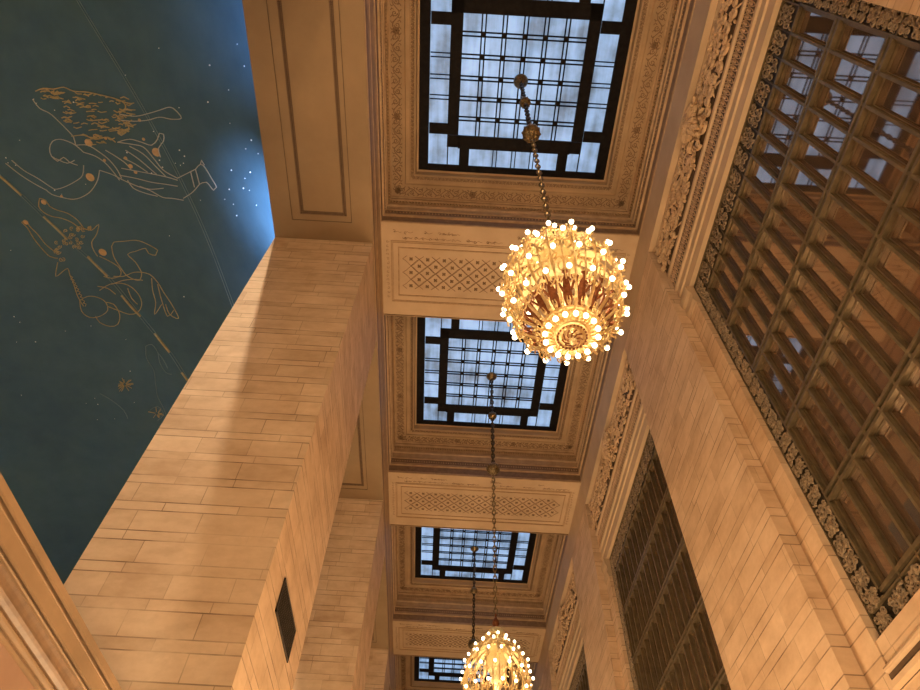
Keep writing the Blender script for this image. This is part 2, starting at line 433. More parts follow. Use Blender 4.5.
# ================================================================== SKYLIGHTS
win_no = [0]
def window_name(): win_no[0] += 1; return 'window_%d' % win_no[0]
H = 0.1543
def skylight(k):
    w = struct(empty(window_name(), W(XS, YS+P*k, Z_SKY)))
    return w
def sky_parts(w):
    f = lambda x, y, z: Vector((x*H*S, y*H*S, z*S))
    g = MB(); g.box(-0.99,0.99,-0.99,0.99,0.0008,0.0016,f); g.build('frosted_glass', 'skyglass', w)
    fr = MB()
    def bar(x0,x1,y0,y1,d=0.0022): fr.box(x0,x1,y0,y1,-d,0.0007,f)
    # outer frame
    bar(-1.01,-0.905,-1.01,1.01); bar(0.895,1.01,-1.01,1.01); bar(-1.01,1.01,-1.01,-0.895); bar(-1.01,1.01,0.895,1.01)
    # inner square frame
    bar(-0.71,-0.595,-0.71,0.57,0.0028); bar(0.59,0.705,-0.71,0.57,0.0028); bar(-0.71,0.705,-0.71,-0.57,0.0028); bar(-0.595,0.59,0.575,0.71,0.0028)
    bar(-0.71,-0.575,0.575,0.70,0.0028); bar(0.58,0.705,0.575,0.70,0.0028)
    for sx in (-1,1):
        for sy in (-1,1):
            y0, y1 = sorted((sy*0.46, sy*0.57)); x0, x1 = sorted((sx*0.71, sx*0.90)); bar(x0,x1,y0,y1)
            x0, x1 = sorted((sx*0.47, sx*0.575)); y0, y1 = sorted((sy*0.70, sy*0.90)); bar(x0,x1,y0,y1)
    fr.build('frame', 'iron', w)
    gb = MB()
    def thin(x0,x1,y0,y1): gb.box(x0,x1,y0,y1,-0.0010,0.0007,f)
    for c in (-0.40,-0.20,0.0,0.195,0.395):
        for d in (-0.022, 0.015):
            thin(c+d-0.001, c+d+0.013, -0.575, 0.578); thin(-0.6, 0.592, c+d+0.004, c+d+0.018)
        gb.box(c-0.035, c+0.035, -0.03, 0.03, -0.004, 0.0, f) if False else None
    for c in (-0.20,0.0,0.195):
        for d in (-0.022, 0.017):
            for sy in (-1,1):
                y0, y1 = sorted((sy*0.70, sy*0.90)); thin(c+d, c+d+0.010, y0, y1)
                x0, x1 = sorted((sy*0.70, sy*0.90)); thin(x0, x1, c+d+0.005, c+d+0.015)
    for sx in (-1,1):
        for sy in (-1,1):
            y0, y1 = sorted((sy*0.70, sy*0.90)); thin(sx*0.70-0.006, sx*0.70+0.006, y0, y1)
    # little bosses where the doubled bars cross
    for a in (-0.40,-0.20,0.0,0.195,0.395):
        for b_ in (-0.40,-0.20,0.0,0.195,0.395): gb.box(a-0.018,a+0.022,b_-0.012,b_+0.026,-0.0014,0.0,f)
    gb.build('glazing_bars', 'iron', w)
    for sx in (-1,1):
        pass
for k in BAYS:
    w = skylight(k)
    if k == BAYS[0]: sky_parts(w); sky0 = w
    else:
        for ch in sky0.children:
            c = ch.copy(); C.objects.link(c); c.parent = w

# ================================================================== LEFT WALL above the openings
wl = struct(empty('wall_left'))
mb = MB()
y_lo, y_hi = YS+P*BAYS[0]-P/2, YS+P*BAYS[-1]+P/2
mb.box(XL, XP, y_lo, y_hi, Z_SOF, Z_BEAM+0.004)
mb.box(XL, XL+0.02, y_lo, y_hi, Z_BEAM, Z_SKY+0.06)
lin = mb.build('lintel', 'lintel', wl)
fs = MB()
fs.prism([(XP-0.001,0.838),(XP+0.0008,0.838),(XP+0.0008,0.842),(XP+0.0003,0.844),(XP+0.0003,0.872),(XP+0.0012,0.874),(XP+0.0012,0.880),(XP+0.0004,0.882),(XP+0.0004,0.905),(XP+0.0013,0.907),(XP+0.0013,0.914),(XP-0.001,0.914)], y_lo, y_hi)
fs.build('fascia_moulding', 'moulding', wl)
for za, zb_ in ((0.8445,0.8535),(0.883,0.8875),(0.9000,0.9048)):
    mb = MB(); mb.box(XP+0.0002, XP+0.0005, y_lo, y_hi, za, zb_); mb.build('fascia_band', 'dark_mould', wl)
# soffit panel ornament under each lintel
so = MB(); y0, y1 = 0.0275+0.0385, PY0-0.0385
def srect(mb, xa, xb, ya, yb, w, h, z=Z_SOF): rect_strip(mb, xa, xb, ya, yb, w, z, h)
srect(so, -0.2515, -0.1645, y0-0.008, y1+0.008, 0.0006, 0.0007)
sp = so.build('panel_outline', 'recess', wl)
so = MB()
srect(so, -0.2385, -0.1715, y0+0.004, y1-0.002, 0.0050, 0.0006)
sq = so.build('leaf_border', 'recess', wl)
so = MB(); rr = random.Random(5)
def leafline(xa, ya, xb, yb):
    L = math.hypot(xb-xa, yb-ya); n = int(L/0.0026)
    ux, uy = (xb-xa)/L, (yb-ya)/L
    for i in range(n):
        t = L*(i+0.5)/n; cx, cy = xa+ux*t, ya+uy*t
        for s_ in (-1, 1):
            so.ball(W(cx-uy*0.0013*s_, cy+ux*0.0013*s_, Z_SOF-0.0008), 0.022, 0.022, 0.02, 5, 3)
xa, xb, ya, yb = -0.236, -0.174, y0+0.0065, y1-0.0045
leafline(xa, ya, xb, ya); leafline(xb, ya, xb, yb); leafline(xb, yb, xa, yb); leafline(xa, yb, xa, ya)
sr = so.build('leaf_beads', 'relief_dark', wl)
for k in BAYS:
    if k:
        for o in (sp, sq, sr):
            c = o.copy(); C.objects.link(c); c.location = (0, P*S*k, 0)

# ================================================================== RIGHT PIERS
rp_labels = {
    -2: 'limestone pilaster farthest behind the viewer on the right', -1: 'limestone pilaster just behind the viewer on the right',
    0: 'broad limestone pilaster between the nearest and second tall bronze windows',
    1: 'second limestone pilaster on the right, beyond the second tall window',
    2: 'third limestone pilaster on the right, far down the hall', 3: 'fourth limestone pilaster on the right, far end of hall',
    4: 'farthest limestone pilaster on the right side of the hall'}
XB, XG = 0.2930, 0.3020
q0 = empty('stone_pilaster', W(0.31, 0.5135, -EYE/S))
mb = MB(); mb.box(XR, 0.3143, 0.4240, 0.6030, -EYE/S, 0.8529); o = mb.build('shaft', 'stone', q0); o.location = -q0.location
for ya, yb in ((0.3975, 0.42395), (0.60305, 0.6295)):
    mb = MB(); mb.box(XB, 0.3143, ya, yb, -EYE/S, 0.668); o = mb.build('set_back_strip', 'stone', q0); o.location = -q0.location
for (ya, yb) in ((0.3965, 0.42395), (0.60305, 0.6305)):
    mb = MB(); mb.prism([(0.3143,0.668),(XB-0.001,0.668),(XB-0.001,0.672),(XB-0.0025,0.675),(XB-0.0025,0.679),(XB-0.001,0.681),(XB-0.001,0.690),(XB-0.0035,0.694),(XB-0.0045,0.699),(XB-0.0045,0.7045),(0.3143,0.7045)], ya, yb)
    o = mb.build('impost_moulding', 'plaster', q0); o.location = -q0.location
for k in BAYS:
    o = q0 if k == 0 else copy_tree(q0)
    o.location = W(0.31, 0.5135+P*k, -EYE/S)
    tag(o, rp_labels[k], 'pilaster', 'limestone pilasters on the right')

# ================================================================== RIGHT WALL
wr = struct(empty('wall_right'))
mb = MB(); mb.box(0.3145, 0.345, y_lo, y_hi, -EYE/S, Z_SKY+0.02)
mb.build('back_wall', 'plaster', wr)
YB0, YB1 = 0.0250, 0.4240
# upper band flush with the piers, entablature above each window, sill below
mb = MB(); mb.box(XR, 0.3144, y_lo, y_hi, 0.853, Z_SKY)
mb.build('upper_band', 'plaster', wr)
mb = MB()
ent = [(0.3144,0.8530),(0.2875,0.8530),(0.2875,0.8500),(0.2905,0.8480),(0.2895,0.835),(0.2895,0.815),(0.2905,0.795),(0.2920,0.782),(0.2895,0.781),(0.2895,0.776),(0.2925,0.774),(0.2925,0.7450),
       (0.2905,0.7440),(0.2905,0.739),(0.2930,0.737),(0.2930,0.727),(0.2915,0.7255),(0.2915,0.7225),(0.2935,0.721),(0.2935,0.7045),(0.3144,0.7045)]
mb.prism(ent, YB0, YB1); e1 = mb.build('entablature', 'plaster', wr)
# egg and dart band
mb = MB(); n = 62
for i in range(n):
    y = YB0+0.004 + (YB1-YB0-0.008)*i/(n-1)
    mb.ball(W(0.2922, y, 0.7625), 0.05, 0.052, 0.15, 7, 4)
    for s_ in (-1, 1):
        mb.tube([W(0.2915, y+s_*0.0006, 0.7725), W(0.2915, y+s_*0.0030, 0.764), W(0.2918, y+s_*0.0014, 0.752), W(0.2918, y, 0.748)], 0.017, 3)
e2 = mb.build('egg_band', 'leaf', wr)
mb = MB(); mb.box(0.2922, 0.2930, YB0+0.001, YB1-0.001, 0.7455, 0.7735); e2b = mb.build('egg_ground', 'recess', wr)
# bold acanthus frieze
mb = MB(); rr = random.Random(11)
def curl(y, zc, r, hand, tilt, lift):
    pts = []; rad = []
    for i in range(13):
        t = i/12; a = tilt+hand*2*PI*1.15*t; q = r*(1-0.75*t)
        pts.append(W(0.2890-lift*(0.4+0.6*math.sin(PI*t)), y+q*math.cos(a), zc+q*math.sin(a))); rad.append(0.065*(1-0.4*t))
    mb.tube(pts, rad, 5)
for i in range(40):
    y = YB0+0.006+(YB1-YB0-0.012)*i/39
    for zc in (0.795, 0.818, 0.838):
        curl(y+rr.uniform(-.003,.003), zc+rr.uniform(-.006,.006), rr.uniform(0.0045,0.0085), rr.choice((-1,1)), rr.uniform(0,6.3), rr.uniform(0.0010,0.0034))
mb2 = MB(); mb2.prism([(0.2915,0.8485),(0.2899,0.846),(0.2889,0.835),(0.2889,0.815),(0.2899,0.795),(0.2912,0.783),(0.2925,0.783)], YB0+0.001, YB1-0.001)
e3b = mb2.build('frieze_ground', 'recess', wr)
for i in range(400):
    y = rr.uniform(YB0+0.004, YB1-0.004); dc = abs(y-0.2245)
    bul = 0.0065*math.exp(-(dc/0.035)**2)
    zc = rr.uniform(0.783, 0.846); an = rr.uniform(0, PI)
    rot = Matrix.Rotation(rr.uniform(-.6,.6), 3, 'Z') @ Matrix.Rotation(an, 3, 'X') @ Matrix.Rotation(rr.uniform(-.5,.5), 3, 'Y')
    mb.ball(W(0.2893-bul*rr.uniform(0.2,1.0)-rr.uniform(0,0.0015), y, zc), 0.03+bul*2.5, rr.uniform(0.09,0.19), rr.uniform(0.03,0.055), 6, 4, rot)
# central cartouche
for i in range(90):
    a = rr.uniform(0, 2*PI); q = rr.uniform(0, 1)
    y = 0.2245+0.030*q*math.cos(a); zc = 0.822+0.030*q*math.sin(a)
    rot = Matrix.Rotation(a, 3, 'X')
    mb.ball(W(0.2845-0.0075*(1-q*q), y, zc), 0.09, rr.uniform(0.12,0.24), 0.07, 6, 4, rot)
e3 = mb.build('acanthus_frieze', 'leaf', wr)
# window sill course and wall under the window
mb = MB()
mb.prism([(0.3144,0.2335),(0.2945,0.2335),(0.2945,0.2160),(0.2895,0.2150),(0.2895,0.2125),(0.2925,0.2110),(0.2925,0.2070),(0.2890,0.2055),(0.2890,0.2020),(0.2935,0.2000),(0.2935,-EYE/S),(0.3144,-EYE/S)], 0.0520, 0.3973)
e4 = mb.build('sill', 'stone', wr)
mb = MB(); mb.box(0.2912, 0.2924, 0.0522, 0.3971, 0.2075, 0.2108); mb.box(0.2922, 0.2944, 0.0522, 0.3971, 0.2003, 0.2018); e5 = mb.build('sill_groove_shade', 'recess', wr)  # dark strips painted in as the shade of the sill grooves
for k in BAYS:
    if k:
        for o in (e1, e2, e2b, e3, e3b, e4, e5):
            c = o.copy(); C.objects.link(c); c.location = (0, P*S*k, 0)

# ================================================================== TALL BRONZE WINDOWS
WY0, WY1, WZ0, WZ1 = 0.0455, 0.3975, 0.2340, 0.7043
GY0, NC, PITCH = 0.0695, 13, 0.02346
TZ = [0.5865, 0.5045, 0.4215, 0.3395]
ZI0, ZI1 = 0.2590, 0.6635
XF, XGL = 0.3000, 0.3058           # front of the fins, glass plane
def tile_curls(y0, y1, z0, z1, mb, rr):
    cy, cz = (y0+y1)/2, (z0+z1)/2; hy, hz = (y1-y0)/2*0.86, (z1-z0)/2*0.9
    for sy in (-1,0,1):
        for sz in (-1,1):
            c = (cy+sy*hy*0.64, cz+sz*hz*0.46)
            pts = []
            h = rr.choice((-1,1)); a0 = rr.uniform(0, 6.3)
            for i in range(12):
                t = i/11; a = a0+h*2*PI*1.3*t; q = 1-0.8*t
                pts.append(W(XF-0.0002-0.0006*math.sin(PI*t), c[0]+hy*0.40*q*math.cos(a), c[1]+hz*0.50*q*math.sin(a)))
            mb.tube(pts, 0.022, 4)
    for i in range(9):
        a = rr.uniform(0, PI); rot = Matrix.Rotation(a, 3, 'X')
        mb.ball(W(XF-0.0004, cy+rr.uniform(-.95,.95)*hy, cz+rr.uniform(-.95,.95)*hz), 0.03, 0.085, 0.03, 5, 3, rot)
    mb.ball(W(XF-0.0008, cy, cz), 0.04, 0.05, 0.05, 6, 4)
w0 = struct(empty('window_master', W(XG, 0.2215, WZ0)))
off = -w0.location
def wpart(mb, name, mat):
    o = mb.build(name, mat, w0); o.location = off; return o
mb = MB(); mb.box(XGL, XGL+0.0008, GY0-0.003, WY1-0.0205, ZI0-0.003, ZI1+0.003); wpart(mb, 'glass', 'glass')
# backing behind the cast border, frame round it
mb = MB()
mb.box(XF+0.002, XGL+0.001, WY0, GY0-0.001, WZ0, WZ1); mb.box(XF+0.002, XGL+0.001, GY0+PITCH*NC+0.001, WY1, WZ0, WZ1)
mb.box(XF+0.002, XGL+0.001, GY0-0.001, GY0+PITCH*NC+0.001, WZ0, ZI0-0.002); mb.box(XF+0.002, XGL+0.001, GY0-0.001, GY0+PITCH*NC+0.001, ZI1+0.001, WZ1)
wpart(mb, 'border_backing', 'vent')
mb = MB()
def fbar(y0,y1,z0,z1,x0=XF,x1=XGL): mb.box(x0,x1,y0,y1,z0,z1)
GY1 = GY0+PITCH*NC
for (a, b_) in ((WY0, WY0+0.0014),(WY1-0.0014, WY1)): fbar(a,b_,WZ0,WZ1,XF-0.0008)
fbar(WY0,WY1,WZ0,WZ0+0.0014,XF-0.0008); fbar(WY0,WY1,WZ1-0.0020,WZ1,XF-0.0008)
fbar(GY0-0.0022,GY0,ZI0-0.003,ZI1+0.002,XF-0.0005); fbar(GY1,GY1+0.0022,ZI0-0.003,ZI1+0.002,XF-0.0005)
fbar(GY0-0.002,GY1+0.002,ZI1,ZI1+0.0024,XF-0.0005); fbar(GY0-0.002,GY1+0.002,ZI0-0.0030,ZI0,XF-0.0005)
# stepped inner reveals of the frame
fbar(GY0,GY0+0.0025,ZI0,ZI1,XF+0.0025); fbar(GY1-0.0025,GY1,ZI0,ZI1,XF+0.0025); fbar(GY0,GY1,ZI0,ZI0+0.0030,XF+0.0025); fbar(GY0,GY1,ZI1-0.0030,ZI1,XF+0.0025)
wpart(mb, 'frame', 'bronze')
# mullions (deep fins) and doubled transoms
for i in range(1, NC):
    y = GY0+PITCH*i; mb = MB()
    mb.box(XF, XGL, y-0.0007, y+0.0007, ZI0, ZI1); mb.box(XF-0.0006, XF+0.0006, y-0.0012, y+0.0012, ZI0, ZI1)
    mb.box(XGL-0.0018, XGL, y-0.0014, y+0.0014, ZI0, ZI1)
    mb.box(XF-0.0004, XF+0.0006, y-0.0006, y+0.0006, WZ0, ZI0); mb.box(XF-0.0004, XF+0.0006, y-0.0006, y+0.0006, ZI1, WZ1)
    wpart(mb, 'mullion', 'bronze')
for z in TZ:
    mb = MB()
    for s_ in (-1, 1):
        c = z+s_*0.0030
        mb.box(XF-0.0008, XGL, GY0, GY1, c-0.0008, c+0.0008)
        mb.box(XF-0.0010, XF+0.0004, GY0, GY1, c-0.0014, c+0.0014)
    mb.box(XGL-0.0022, XGL, GY0, GY1, z-0.0048, z+0.0048)
    wpart(mb, 'transom', 'bronze')
# cast ornament: a border of squares
mb = MB(); rr = random.Random(21)
for i in range(NC):
    y0, y1 = GY0+PITCH*i, GY0+PITCH*(i+1)
    tile_curls(y0, y1, ZI1+0.003, WZ1-0.002, mb, rr)
    tile_curls(y0, y1, WZ0+0.001, WZ0+0.0135+0.003, mb, rr)
for (y0, y1) in ((WY0+0.001, GY0-0.002), (GY1+0.002, WY1-0.001)):
    z = WZ0+0.001
    while z < WZ1-0.01:
        h = 0.0155
        tile_curls(y0, y1, z, min(z+h, WZ1-0.001), mb, rr); z += h
wpart(mb, 'cast_border', 'bronze_ornament')
mb = MB()
for i in range(0, NC+1):
    y = GY0+PITCH*i
    mb.box(XF-0.0004, XF+0.002, y-0.0007, y+0.0007, ZI1, WZ1)
mb.box(XF-0.0004, XF+0.002, WY0, GY1+0.02, WZ0+0.0180, WZ0+0.0192)
for z in [ZI1-0.082*j for j in range(6)]:
    for (ya, yb) in ((WY0, GY0), (GY1, WY1)):
        mb.box(XF-0.0004, XF+0.002, ya, yb, z-0.0007, z+0.0007); mb.box(XF-0.0004, XF+0.002, ya, yb, z+0.0180, z+0.0192)
wpart(mb, 'border_bars', 'bronze')
first = True
for k in BAYS:
    if k == BAYS[0]: o = w0
    else: o = copy_tree(w0); struct(o)
    o.name = window_name(); o.location = W(XG, 0.2215+P*k, WZ0)

# ================================================================== VAULT of the concourse (left)
VX, VA, VZ, VH = -1.0, 0.7195, 0.90, 0.52
def vault_pt(px, py):
    d = ray(px, py); d = Vector((d.x, d.y, d.z))/S*1.0
    # solve ((x-VX)/VA)^2+((z-VZ)/VH)^2 = 1 with x = t d.x, z = t d.z
    dx, dz = d.x, d.z
    A = (dx/VA)**2+(dz/VH)**2; B = 2*(-VX*dx/VA**2 - VZ*dz/VH**2); Cc = (VX/VA)**2+(VZ/VH)**2-1
    t = (-B+math.sqrt(max(0, B*B-4*A*Cc)))/(2*A)
    x, y, z = t*dx, t*d.y, t*dz
    nrm = Vector(((x-VX)/VA**2, 0, (z-VZ)/VH**2)).normalized()
    return W(x, y, z) - nrm*0.04
mb = MB(); na, nyv = 96, 14; vs = []
for j in range(nyv+1):
    y = -1.9+5.4*j/nyv
    for i in range(na+1):
        a = PI*i/na; vs.append(W(VX+VA*math.cos(a), y, VZ+VH*math.sin(a)))
fcs = [(j*(na+1)+i, j*(na+1)+i+1, (j+1)*(na+1)+i+1, (j+1)*(na+1)+i) for j in range(nyv) for i in range(na)]
mb.add(vs, fcs)
vault = struct(mb.build('ceiling_vault', 'vault', smooth=True))
mb = MB(); mb.box(VX-VA-0.02, VX-VA, -1.9, 3.5, -EYE/S, VZ+0.02); struct(mb.build('wall_far', 'stone'))
mb = MB(); mb.box(-1.72, 0.345, 3.48, 3.5, -EYE/S, 1.45); struct(mb.build('wall_back', 'stone'))

def strokes(name, mat, pls, r=0.032):
    mb = MB()
    for pl in pls:
        # resample with a light smoothing (Catmull-Rom)
        pts = []
        n = len(pl)
        for i in range(n-1):
            p0_, p1_, p2_, p3_ = pl[max(i-1,0)], pl[i], pl[i+1], pl[min(i+2,n-1)]
            L = math.hypot(p2_[0]-p1_[0], p2_[1]-p1_[1]); m_ = max(1, int(L/3))
            for q in range(m_):
                t = q/m_
                pts.append(tuple(0.5*((2*p1_[c])+(-p0_[c]+p2_[c])*t+(2*p0_[c]-5*p1_[c]+4*p2_[c]-p3_[c])*t*t+(-p0_[c]+3*p1_[c]-3*p2_[c]+p3_[c])*t**3) for c in (0,1)))
        pts.append(pl[-1])
        mb.tube([vault_pt(*p) for p in pts], r, 4)
    return mb.build(name, mat, vault)
# a figure in a flying cloak
fig = [
 [(75,160),(68,163),(60,160),(52,156),(50,148),(53,141),(60,139),(68,141),(76,145),(84,152)],
 [(52,156),(58,161),(64,157),(70,162),(78,165)],
 [(84,165),(83,175),(76,181),(64,187),(55,189),(50,186)],
 [(100,170),(98,180),(92,190),(84,196),(74,199),(62,197),(52,194),(47,190)],
 [(50,186),(38,178),(24,170),(12,160)], [(47,190),(34,183),(20,174),(6,163)],
 [(76,145),(88,145),(100,152),(110,160),(118,170),(122,178)],
 [(84,152),(96,156),(106,163),(114,172),(120,180)],
 [(100,170),(112,174),(124,180),(138,186),(150,190),(163,197),(172,198),(184,200)],
 [(118,142),(132,144),(144,147),(154,158),(164,170),(178,178)],
 [(122,168),(138,171),(154,174),(168,177),(178,180)], [(120,175),(136,178),(152,182),(166,184),(178,186)],
 [(126,150),(138,158),(150,168),(158,175)], [(124,158),(136,164),(148,172)], [(130,146),(144,154),(156,166),(166,176)],
 [(106,150),(116,156),(126,163),(132,170)], [(128,180),(134,188),(146,193),(158,196)], [(140,186),(150,189),(164,188)],
 [(178,178),(188,173),(196,169)], [(184,198),(193,192),(200,184)], [(196,169),(200,184)], [(191,171),(195,187)],
 [(196,169),(201,164),(206,168),(212,178),(217,187),(214,190),(207,182),(200,184)], [(201,164),(202,160),(205,165)],
 [(120,114),(136,116),(150,113),(160,110),(170,107),(176,110),(182,118),(172,119),(160,117),(148,120),(134,121),(122,120)],
 [(118,142),(130,139),(142,142),(152,145),(158,139),(160,133),(164,134),(164,141),(159,148),(161,157)],
 [(33,99),(40,108),(50,113),(60,122),(68,130),(74,137),(76,145)],
]
strokes('cloaked_figure', 'line_pale', fig, 0.030)
rr = random.Random(4); fl = []
for i in range(150):
    t = rr.random(); v_ = rr.random()
    x = 38+(90)*t; ylo = 88+10*t; yhi = 100+44*min(1, t*1.7)
    if t > .8: yhi = 135
    y = ylo+(yhi-ylo)*v_
    if x < 62 and y > 98: continue
    L = rr.uniform(4, 9)
    fl.append([(x,y),(x+L*0.4,y+rr.uniform(-1.5,2)),(x+L,y+rr.uniform(-1,2))])
fl += [[(36,91),(44,88),(54,89),(64,87),(74,91),(88,92),(102,95),(114,98),(124,102),(126,108),(120,113)],
       [(72,136),(84,135),(96,139),(108,137),(116,142)], [(118,118),(128,124),(130,129),(120,130),(110,131)]]
strokes('cloak_tufts', 'line_gold', fl, 0.036)
# a horned beast below
beast = [
 [(40,198),(39,206),(44,212),(52,216),(62,218),(72,222),(80,228)], [(40,198),(46,200),(50,206),(58,210),(68,213),(78,220),(84,228)],
 [(22,222),(28,228),(34,238),(42,248),(50,256),(58,258)], [(22,222),(26,220),(30,226),(38,234),(46,244),(56,252)],
 [(84,228),(92,230),(99,224),(97,234),(92,242),(94,250),(98,256)], [(58,262),(56,276),(62,272),(68,268),(70,274),(74,284),(78,296),(84,306)],
 [(112,246),(114,242),(124,241),(136,240),(146,243),(158,250),(156,255),(149,253),(146,248),(136,251),(128,254),(136,262),(142,272)],
 [(112,246),(114,256),(120,266),(128,276),(140,280),(142,272)],
 [(100,256),(112,262),(120,268),(121,275),(112,278),(104,276)],
 [(100,290),(110,284),(122,283),(132,287),(140,296),(142,305),(138,312),(130,314),(118,310),(108,306)],
 [(142,272),(150,274),(158,282),(164,292),(172,304),(179,318),(170,314),(166,304)], [(152,278),(153,290),(156,302),(155,314),(162,304)], [(158,284),(162,300),(168,316),(174,310)],
 [(80,300),(88,296),(98,297),(106,302),(108,310),(100,316),(90,317),(82,311),(80,300)], [(106,302),(114,304),(120,314),(118,324),(110,326),(100,322),(96,316)],
 [(114,276),(124,276),(134,272),(142,272)], [(112,284),(124,280),(136,279),(143,280)], [(98,286),(108,288),(116,294)], [(128,288),(132,298),(138,304)],
]
strokes('horned_beast', 'line_gold', beast, 0.030)
rr = random.Random(9); cu = []
for i in range(34):
    x = rr.uniform(56, 94); y = 226+ (x-56)*0.0 + rr.uniform(0, 22)
    if x < 66: y += 14
    cu.append([(x+2.2*(1-q/9)*math.cos(q*0.9+i), y+2.2*(1-q/9)*math.sin(q*0.9+i)) for q in range(9)])
for i in range(10): cu.append([(70+i*1.5, 275+i*3),(73+i*1.5, 277+i*3),(71+i*1.6, 279+i*3)])
strokes('beast_curls', 'line_gold', cu, 0.028)
strokes('faint_figure', 'line_faint', [
 [(146,346),(152,344),(158,352),(160,362),(166,372),(172,374)], [(146,346),(147,358),(154,370),(156,384),(158,396),(164,408),(166,414)],
 [(158,352),(164,360),(168,368)], [(150,410),(158,406),(164,414),(158,420)], [(100,393),(112,400),(124,410),(128,418)]], 0.026)
rr = random.Random(2); bu = []
for i in range(26):
    a = rr.uniform(0, 6.3); bu.append([(125+1.5*math.cos(a), 384+1.5*math.sin(a)), (125+rr.uniform(4,9)*math.cos(a), 384+rr.uniform(4,9)*math.sin(a))])
for i in range(14):
    a = rr.uniform(0, 6.3); bu.append([(157+1.5*math.cos(a), 413+1.5*math.sin(a)), (157+rr.uniform(4,9)*math.cos(a), 412+rr.uniform(4,8)*math.sin(a))])
strokes('sun_burst', 'line_gold', bu, 0.026)
# painted great circles
strokes('dashed_circle', 'line_gold', [[(-4,172),(10,184),(22,195)], [(44,216),(56,227),(68,239)], [(88,256),(98,266),(108,276)], [(122,295),(133,308),(141,316)], [(155,333),(162,342),(170,352)], [(182,372),(188,380)]], 0.085)
strokes('thin_circle', 'line_faint', [[(x+o, y-o*0.6) for x, y in ((-4,172),(22,195),(68,239),(108,276),(141,316),(170,352),(188,380))] for o in (-1.0,1.0)], 0.022)
strokes('fine_circle', 'line_faint', [[(x+o, y) for x, y in ((72,-12),(80,3),(100,36),(125,77),(150,120),(175,167),(198,215),(215,256),(235,310))] for o in (-1.2,1.2)], 0.022)
mb = MB()
for (x, y, r_) in ((89,142.5,.30),(90.5,177,.34),(157,152,.34),(44,202,.22),(26,222,.22),(103,252,.34),(131,166,.18),(105,160,.12),(126,158,.14),(62,196,.12),(136,172,.14),(144,139,.12),(106,138,.12),(140,120,.12)):
    c = vault_pt(x, y); mb.ball(c, r_*0.75, r_*0.75, 0.03, 12, 4)
mb.build('large_star', 'star', vault)
mb = MB(); rr = random.Random(17)
pts = [(34,99),(37,103),(58,98),(74,102),(55,110),(16,165),(55,190),(62,194),(152,173),(176,163),(184,163),(181,165),(201,200),(180,150),(185,156),(245,66),(238,44),(252,140),(232,170),(251,172),(244,188),(250,190),(234,204),(257,205),(160,160),(163,167),(86,184),(126,75),(20,140),(20,322),(95,398),(98,404),(11,250)]
pts += [(rr.uniform(2,240), rr.uniform(2,420)) for i in range(28)] + [(rr.uniform(225,262), rr.uniform(120,225)) for i in range(6)]
for (x, y) in pts:
    r_ = rr.choice((0.025,0.032,0.048)); mb.ball(vault_pt(x, y), r_, r_, 0.03, 6, 3)
mb.build('small_star', 'star_pale', vault)['kind'] = 'stuff'

# ================================================================== NEAR STONE CORNICE, lower left
xw = -0.1736
cn = empty('stone_screen_wall', W(xw, 0.0, -EYE/S)); tag(cn, 'low stone screen wall with a moulded cornice, cut off at the lower left', 'wall')
YN0, YN1 = 0.036, 0.417
def cpart(name, mat, prof):
    mb = MB(); mb.prism(prof, YN0, YN1); o = mb.build(name, mat, cn); o.location = -cn.location
cpart('corona', 'screen', [(-0.1620,0.1499),(-0.1620,0.1466),(-0.1634,0.1466),(-0.1634,0.1485),(xw,0.1485),(xw,0.1499)])
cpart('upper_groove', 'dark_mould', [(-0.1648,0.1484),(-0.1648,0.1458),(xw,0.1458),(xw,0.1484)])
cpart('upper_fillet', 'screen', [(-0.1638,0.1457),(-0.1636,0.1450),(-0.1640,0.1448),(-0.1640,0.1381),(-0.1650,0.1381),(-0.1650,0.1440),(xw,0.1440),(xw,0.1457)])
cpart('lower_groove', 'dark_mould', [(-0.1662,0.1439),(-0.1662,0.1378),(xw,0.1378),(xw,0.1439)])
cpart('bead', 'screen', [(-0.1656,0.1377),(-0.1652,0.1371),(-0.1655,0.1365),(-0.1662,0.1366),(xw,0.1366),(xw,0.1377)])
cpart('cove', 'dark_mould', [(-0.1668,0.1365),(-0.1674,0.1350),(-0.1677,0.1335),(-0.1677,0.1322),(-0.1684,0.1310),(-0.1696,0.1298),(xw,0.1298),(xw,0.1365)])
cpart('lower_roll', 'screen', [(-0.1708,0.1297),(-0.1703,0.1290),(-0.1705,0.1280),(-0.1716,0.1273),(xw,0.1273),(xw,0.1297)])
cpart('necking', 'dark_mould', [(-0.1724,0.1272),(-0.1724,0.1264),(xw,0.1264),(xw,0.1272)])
cpart('lower_fillet', 'screen', [(-0.1724,0.1263),(-0.1726,0.1252),(xw,0.1250),(xw,0.1263)])
cpart('wall_body', 'pink', [(xw,0.1249),(xw,-EYE/S),(xw-0.025,-EYE/S),(xw-0.025,0.1499),(xw-0.0001,0.1499),(xw-0.0001,0.1249)])

